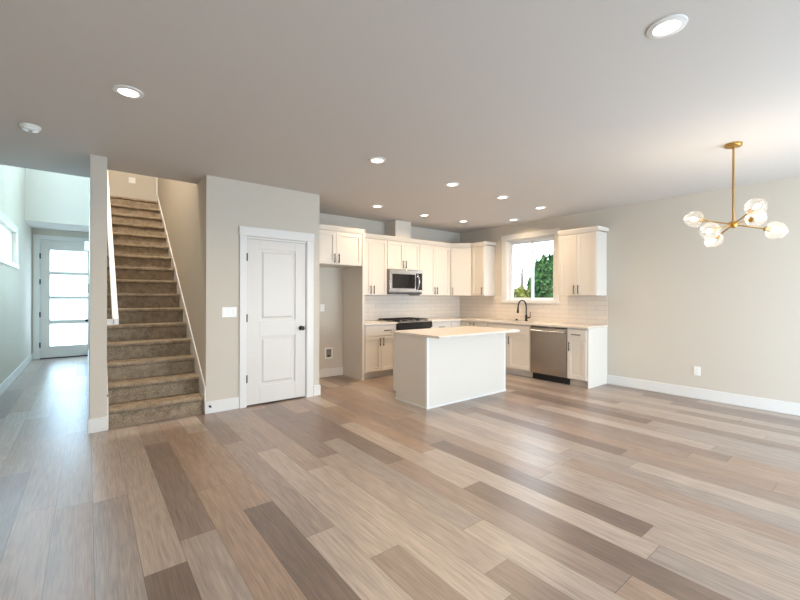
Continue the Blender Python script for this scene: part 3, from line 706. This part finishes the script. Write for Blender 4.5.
m.build('island_countertop', 'quartz', bevel=0.003, label='pale quartz slab topping the island and overhanging it toward the room', cat='countertop')

# ------------------------------------------------------------------ ceiling lights
LIGHTS = [
 (0.214, 3.259, 'round recessed ceiling light near the hall end of the stair wall'),
 (2.333, 0.746, 'largest recessed ceiling light, nearest the viewer and alone on the open ceiling'),
 (2.31, 3.303, 'recessed ceiling light in front of the pantry, first of the island row'),
 (3.522, 3.425, 'recessed ceiling light second in the island row counting from the pantry'),
 (4.521, 3.433, 'recessed ceiling light third in the island row counting from the pantry'),
 (5.507, 3.465, 'recessed ceiling light last of the island row, nearest the window wall'),
 (3.479, 4.973, 'recessed ceiling light before the refrigerator panel, left of the duct chase'),
 (4.482, 5.016, 'recessed ceiling light in front of the microwave, just right of the duct chase'),
 (5.39, 4.962, 'recessed ceiling light in front of the kitchen corner'),
 (5.988, 4.297, 'recessed ceiling light over the sink in front of the window'),
]
def downlight(x, y, label, power=10):
    r = thing('recessed_light', (x, y, H1), label, 'ceiling light', 'recessed ceiling lights')
    m = MB(); m.lathe([(0.060, -0.010), (0.064, -0.012), (0.088, -0.006), (0.090, -0.0005), (0.060, -0.0005)], (x, y, H1), (0, 0, 1), 32, caps=False)
    m.build('trim_ring', 'trim_white', r, smooth=True)
    m = MB(); m.lathe([(0.0605, -0.0075), (0.0605, -0.001)], (x, y, H1), (0, 0, 1), 32); m.build('lens', 'lamp_lens', r)
    a = area('recessed_lamp', (0, 0, -0.014), (0, 0, 0), 0.11, 0.11, power, (1.0, 0.73, 0.46), shape='DISK', spread=math.radians(150)); a.parent = r
for x, y, l in LIGHTS: downlight(x, y, l, 4.5 if 'over the sink' in l else 10)
# smoke detector
r = thing('smoke_detector', (-0.373, 4.424, H1), 'round white smoke detector on the ceiling before the hall', 'smoke detector')
m = MB(); m.lathe([(0.066, -0.0005), (0.068, -0.012), (0.06, -0.016)], (-0.373, 4.424, H1), (0, 0, 1), 28); m.build('base', 'plate_white', r, smooth=True)
m = MB(); m.lathe([(0.058, -0.016), (0.058, -0.022), (0.05, -0.036), (0.02, -0.042)], (-0.373, 4.424, H1), (0, 0, 1), 28); m.build('cover', 'plate_white', r, smooth=True)
m = MB(); m.lathe([(0.012, -0.041), (0.012, -0.045)], (-0.373, 4.424, H1), (0, 0, 1), 16); m.build('test_button', 'grey_box', r)

# chandelier
HC = Vector((4.59, 0.939, 2.01))
ch = thing('chandelier', (HC.x, HC.y, H1), 'brass chandelier with six clear glass globes hanging from the ceiling by the bare wall', 'chandelier')
m = MB(); m.lathe([(0.02, -0.028), (0.060, -0.026), (0.063, -0.021), (0.063, -0.0005)], (HC.x, HC.y, H1), (0, 0, 1), 32); m.build('canopy', 'brass', ch, smooth=True)
m = MB(); m.tube([(HC.x, HC.y, H1-0.02), (HC.x, HC.y, HC.z)], 0.0085, 12); m.build('rod', 'brass', ch, smooth=True)
m = MB(); m.lathe([(0.012, -0.032), (0.028, -0.022), (0.034, 0.0), (0.028, 0.022), (0.012, 0.032)], tuple(HC), (0, 0, 1), 20, local=False); m.build('hub', 'brass', ch, smooth=True)
VS = [Vector((0.119, -0.276, -0.078)), Vector((-0.215, -0.201, 0.101)), Vector((0.279, -0.114, 0.076))]
for v in VS:
    for sgn in (1, -1):
        d = v.normalized()*sgn; L_ = v.length
        m = MB(); m.tube([HC, HC+d*(L_-0.085)], 0.006, 10, local=False); arm = m.build('arm', 'brass', ch, smooth=True)
        m = MB(); m.lathe([(0.008, 0), (0.021, 0.006), (0.021, 0.02), (0.017, 0.03), (0.014, 0.05)], HC+d*(L_-0.095), d, 18, local=False); m.build('socket', 'brass', arm, smooth=True)
        m = MB(); prof = []
        for i in range(15):
            t_ = math.pi*(0.09+0.90*i/14)
            prof.append((0.077*math.sin(t_)**0.9*(1.0+0.08*math.cos(t_)), 0.070-0.070*math.cos(t_)*(1.0+0.16*max(0, -math.cos(t_))**3)))
        m.lathe(prof, HC+d*(L_-0.085), d, 28, local=False, caps=False); m.build('globe', 'shade_glass', arm, smooth=True)
        m = MB(); m.lathe([(0.010, 0.0), (0.012, 0.012), (0.019, 0.03), (0.021, 0.045), (0.016, 0.06), (0.004, 0.067)], HC+d*(L_-0.048), d, 16, local=False); m.build('bulb', 'bulb', arm, smooth=True)
        pl = bpy.data.lights.new('bulb_lamp', 'POINT'); pl.energy = 3.0; pl.color = (1.0, 0.82, 0.6); pl.shadow_soft_size = 0.03
        po = bpy.data.objects.new('bulb_lamp', pl); COL.objects.link(po); po.parent = ch; po.location = HC+d*(L_+0.09)-ch.location
# unseen ceiling lamps added above the stairs to light the treads and landing wall
for (lx, ly, lab, pw) in ((1.6, 9.4, 'unseen flush lamp added on the upper landing ceiling to light its back wall', 16), (0.6, 6.3, 'unseen flush lamp added high over the lower half of the stairs to light the treads', 165)):
    r = thing('added_stair_light', (lx, ly, ZT), lab, 'ceiling light')
    m = MB(); m.lathe([(0.16, -0.001), (0.16, -0.03), (0.12, -0.08), (0.03, -0.1)], (lx, ly, ZT), (0, 0, 1), 24); m.build('diffuser', 'lamp_lens', r, smooth=True)
    a = area('added_stair_lamp', (0, 0, -0.12), (0, 0, 0), 0.3, 0.3, pw, (1, 0.92, 0.80), shape='DISK'); a.parent = r

# ------------------------------------------------------------------ wall plates and small things
def plate(name, o, u, n, a, z, w, h, label, cat, detail='outlet', gangs=1):
    c_ = Vector(o)+Vector(u)*a
    r = thing(name, (c_.x, c_.y, z-h/2), label, cat)
    m = MB(o, u, n); m.box(a-w/2, 0.0005, z-h/2, a+w/2, 0.006, z+h/2); pl_ = m.build('plate', 'plate_white', r, bevel=0.002)
    gw = w/gangs
    for g in range(gangs):
        ga = a-w/2+gw*(g+0.5)
        if detail == 'switch':
            m = MB(o, u, n); m.box(ga-0.016, 0.006, z-0.033, ga+0.016, 0.009, z+0.033); m.build('rocker', 'plate_white', r, bevel=0.001)
        else:
            for s_ in (-1, 1):
                m = MB(o, u, n); m.lathe([(0.017, 0), (0.017, 0.0015)], (ga, 0.006, z+s_*0.02), (0, 1, 0), 16); rc = m.build('receptacle', 'plate_white', r)
                m = MB(o, u, n)
                for q in (-0.006, 0.006): m.box(ga+q-0.001, 0.0075, z+s_*0.02-0.004, ga+q+0.001, 0.0082, z+s_*0.02+0.006)
                m.build('slot', 'black_plastic', rc)
    return r
oP = (0, YF, 0)
plate('light_switch', oP, BX, NX, 1.315, 1.16, 0.165, 0.118, 'white three gang switch plate on the wall left of the pantry door', 'light switch', 'switch', 3)
oK = (0, YB, 0)
plate('wall_outlet', oK, BX, NX, 3.065, 1.16, 0.075, 0.118, 'white outlet plate high on the back wall of the refrigerator alcove', 'outlet')
plate('wall_outlet', (XR, 0, 0), RX, RN, 1.675, 0.368, 0.075, 0.118, 'white outlet plate low on the bare wall under the chandelier', 'outlet')
plate('light_switch', (0, 10.0, 0), BX, NX, 0.72, 3.16+0.62, 0.12, 0.12, 'white switch plate on the wall at the head of the stairs', 'light switch', 'switch', 2)
r = thing('water_supply_box', (3.185, YB, 0.307), 'white framed recessed water supply box low in the refrigerator alcove', 'supply box')
m = MB(oK, BX, NX); a0, a1, z0, z1 = 3.115, 3.256, 0.307, 0.488
m.box(a0, 0.0005, z0, a0+0.022, 0.01, z1).box(a1-0.022, 0.0005, z0, a1, 0.01, z1).box(a0+0.022, 0.0005, z0, a1-0.022, 0.01, z0+0.022).box(a0+0.022, 0.0005, z1-0.022, a1-0.022, 0.01, z1)
m.build('frame', 'plate_white', r, bevel=0.002)
m = MB(oK, BX, NX); m.box(a0+0.022, 0.0005, z0+0.022, a1-0.022, 0.003, z1-0.022); m.build('back', 'grey_box', r)
m = MB(oK, BX, NX); m.lathe([(0.016, 0), (0.016, 0.02), (0.008, 0.022), (0.008, 0.034)], (3.18, 0.003, 0.35), (0, 1, 0), 14); m.build('valve', 'black_plastic', r, smooth=True)
m = MB(); m.lathe([(0.012, 0), (0.012, 0.004), (0.006, 0.006), (0.006, 0.03), (0.011, 0.032), (0.011, 0.042), (0.004, 0.044)], (1.10, YF-BT-0.0005, 0.085), (0, -1, 0), 14)
m.build('door_stop', 'black_plastic', smooth=True, label='small black door stop on the baseboard at the foot of the stairs', cat='door stop')
m = MB(); m.lathe([(0.010, 0), (0.010, 0.006), (0.006, 0.014), (0.003, 0.016)], (SL+0.0005, YF+0.01, 0.345), (1, 0, 0), 12)
m.build('wall_bumper', 'grey_box', smooth=True, label='tiny grey bumper low on the wall end beside the first stair', cat='bumper')
r = thing('door_chime', (-0.01, 8.0, 2.08), 'white door chime box high on the hall wall near the entry door', 'door chime')
m = MB(); m.box(-0.04, 7.92, 2.08, 0.0145, 8.08, 2.21); m.build('cover', 'plate_white', r, bevel=0.005)
m = MB(); m.box(-0.042, 7.96, 2.12, -0.04, 8.04, 2.17); m.build('grille', 'grey_box', r)
r = thing('thermostat', (0.0, 8.4, 1.38), 'small grey thermostat on the hall wall beside the entry door', 'thermostat')
m = MB(); m.box(-0.008, 8.30, 1.40, 0.0145, 8.42, 1.55); m.build('body', 'grey_box', r, bevel=0.003)
m = MB(); m.box(-0.010, 8.33, 1.46, -0.008, 8.39, 1.53); m.build('screen', 'black_glass', r)

# ------------------------------------------------------------------ trees outside the kitchen window
def leaves(mb, cen, rad, n, size, rnd, shell=0.55):
    for i in range(n):
        while True:
            q = Vector((rnd.uniform(-1, 1), rnd.uniform(-1, 1), rnd.uniform(-1, 1)))
            if shell < q.length < 1: break
        p = Vector(cen)+Vector((q.x*rad[0], q.y*rad[1], q.z*rad[2]))
        d = (q+Vector((rnd.uniform(-.7, .7), rnd.uniform(-.7, .7), rnd.uniform(-.2, .9)))).normalized()
        a = d.orthogonal().normalized(); a = Matrix.Rotation(rnd.uniform(0, 6.28), 3, d) @ a; b = d.cross(a)
        s = size*rnd.uniform(0.6, 1.3)
        # leaf spray: pointed rhombus, slightly folded
        vs = [mb.bm.verts.new(p+a*s*t1+b*s*t2+d*s*t3) for t1, t2, t3 in ((-1, 0, 0), (0, -0.45, 0.12), (1, 0, 0), (0, 0.45, 0.12))]
        mb.bm.faces.new(vs)
def treelike(name, x, y, h, w, mat, label, seed, n, size, lobes=7, taper=0.5, cat='tree', group=None, z0=-0.3):
    rnd = random.Random(seed)
    r = thing(name, (x, y, z0), label, cat, group)
    m = MB(); m.tube([(x, y, z0), (x+0.03, y, z0+h*0.5), (x, y, z0+h*0.93)], [w*0.09, w*0.06, w*0.015], 10); m.build('trunk', 'bark', r, smooth=True)
    m = MB()
    for i in range(lobes):
        t = (i+0.5)/lobes; ww = w*(1-0.3*taper*t-0.75*taper*t**3)*rnd.uniform(0.85, 1.1)
        leaves(m, (x+rnd.uniform(-.15, .15)*w, y+rnd.uniform(-.15, .15)*w, z0+h*(0.05+0.80*t)), (ww, ww, h*0.85/lobes), n//(lobes+3), size, rnd)
    for i in range(9):       # leaders that break the outline near the top
        a = i*2.4; q = w*0.5*rnd.uniform(0.15, 1.0); t = rnd.uniform(0.72, 0.90)
        leaves(m, (x+math.cos(a)*q, y+math.sin(a)*q, z0+h*t), (w*0.17, w*0.17, h*(0.99-t)*rnd.uniform(0.6, 1.0)+0.05), n//30, size*0.8, rnd, 0.1)
    f = m.build('foliage', mat, r); f['kind'] = 'stuff'
    return r
TX = 14.0
def at(px, X):   # world y of image column px at depth plane X
    a = YAW; F = (math.sin(a), math.cos(a)); R = (math.cos(a), -math.sin(a)); k_ = (px-400)/395
    rx, ry = F[0]+k_*R[0], F[1]+k_*R[1]
    return X/rx*ry
G = 'evergreen trees outside the kitchen window'
def spot(px, X): return X, at(px, X)
for (px, X, h, w, n, lab, sd) in (
    (540.5, 11.8, 3.05, 0.44, 4200, 'dense dark evergreen just right of the mullion outside the kitchen window', 1),
    (550, 13.2, 3.30, 0.56, 4600, 'dense dark evergreen in the middle of the right hand window pane', 2),
    (559.5, 11.2, 2.8, 0.44, 4200, 'dense dark evergreen at the outer edge of the right hand window pane', 3),
    (531.5, 15.5, 2.6, 0.30, 2600, 'slim evergreen seen left of the mullion through the window', 4)):
    x, y = spot(px, X); treelike('evergreen_tree', x, y, h, w, 'evergreen_leaf', lab, sd, n, 0.095, taper=0.45, group=G)
for (px, X, h, w, n, lab, sd) in (
    (517.5, 12.4, 2.1, 0.55, 4600, 'yellow green bush low in the left window pane behind the faucet', 5),
    (526.5, 13.9, 2.0, 0.42, 3200, 'yellow green bush below the slim evergreen in the left window pane', 6)):
    x, y = spot(px, X); treelike('garden_bush', x, y, h, w, 'yellow_leaf', lab, sd, n, 0.085, lobes=4, taper=0.3, cat='bush')
r = thing('bare_tree', (TX+5, at(522, TX+5), -0.3), 'thin bare tree against the sky in the left window pane', 'tree')
m = MB(); bx, by = TX+5, at(522, TX+5)
m.tube([(bx, by, -0.3), (bx+0.05, by+0.03, 1.5), (bx, by, 3.0)], [0.12, 0.10, 0.05], 8); tr = m.build('trunk', 'bark', r, smooth=True)
rnd = random.Random(3)
for i in range(14):
    z = 1.2+i*0.12; a = i*2.4; l = 0.6-0.025*i
    m = MB(); m.tube([(bx, by, z), (bx+math.cos(a)*l*0.5, by+math.sin(a)*l*0.5, z+l*0.45), (bx+math.cos(a)*l*0.8, by+math.sin(a)*l*0.8, z+l*0.95)], [0.03, 0.02, 0.009], 6); m.build('branch', 'bark', r, smooth=True)
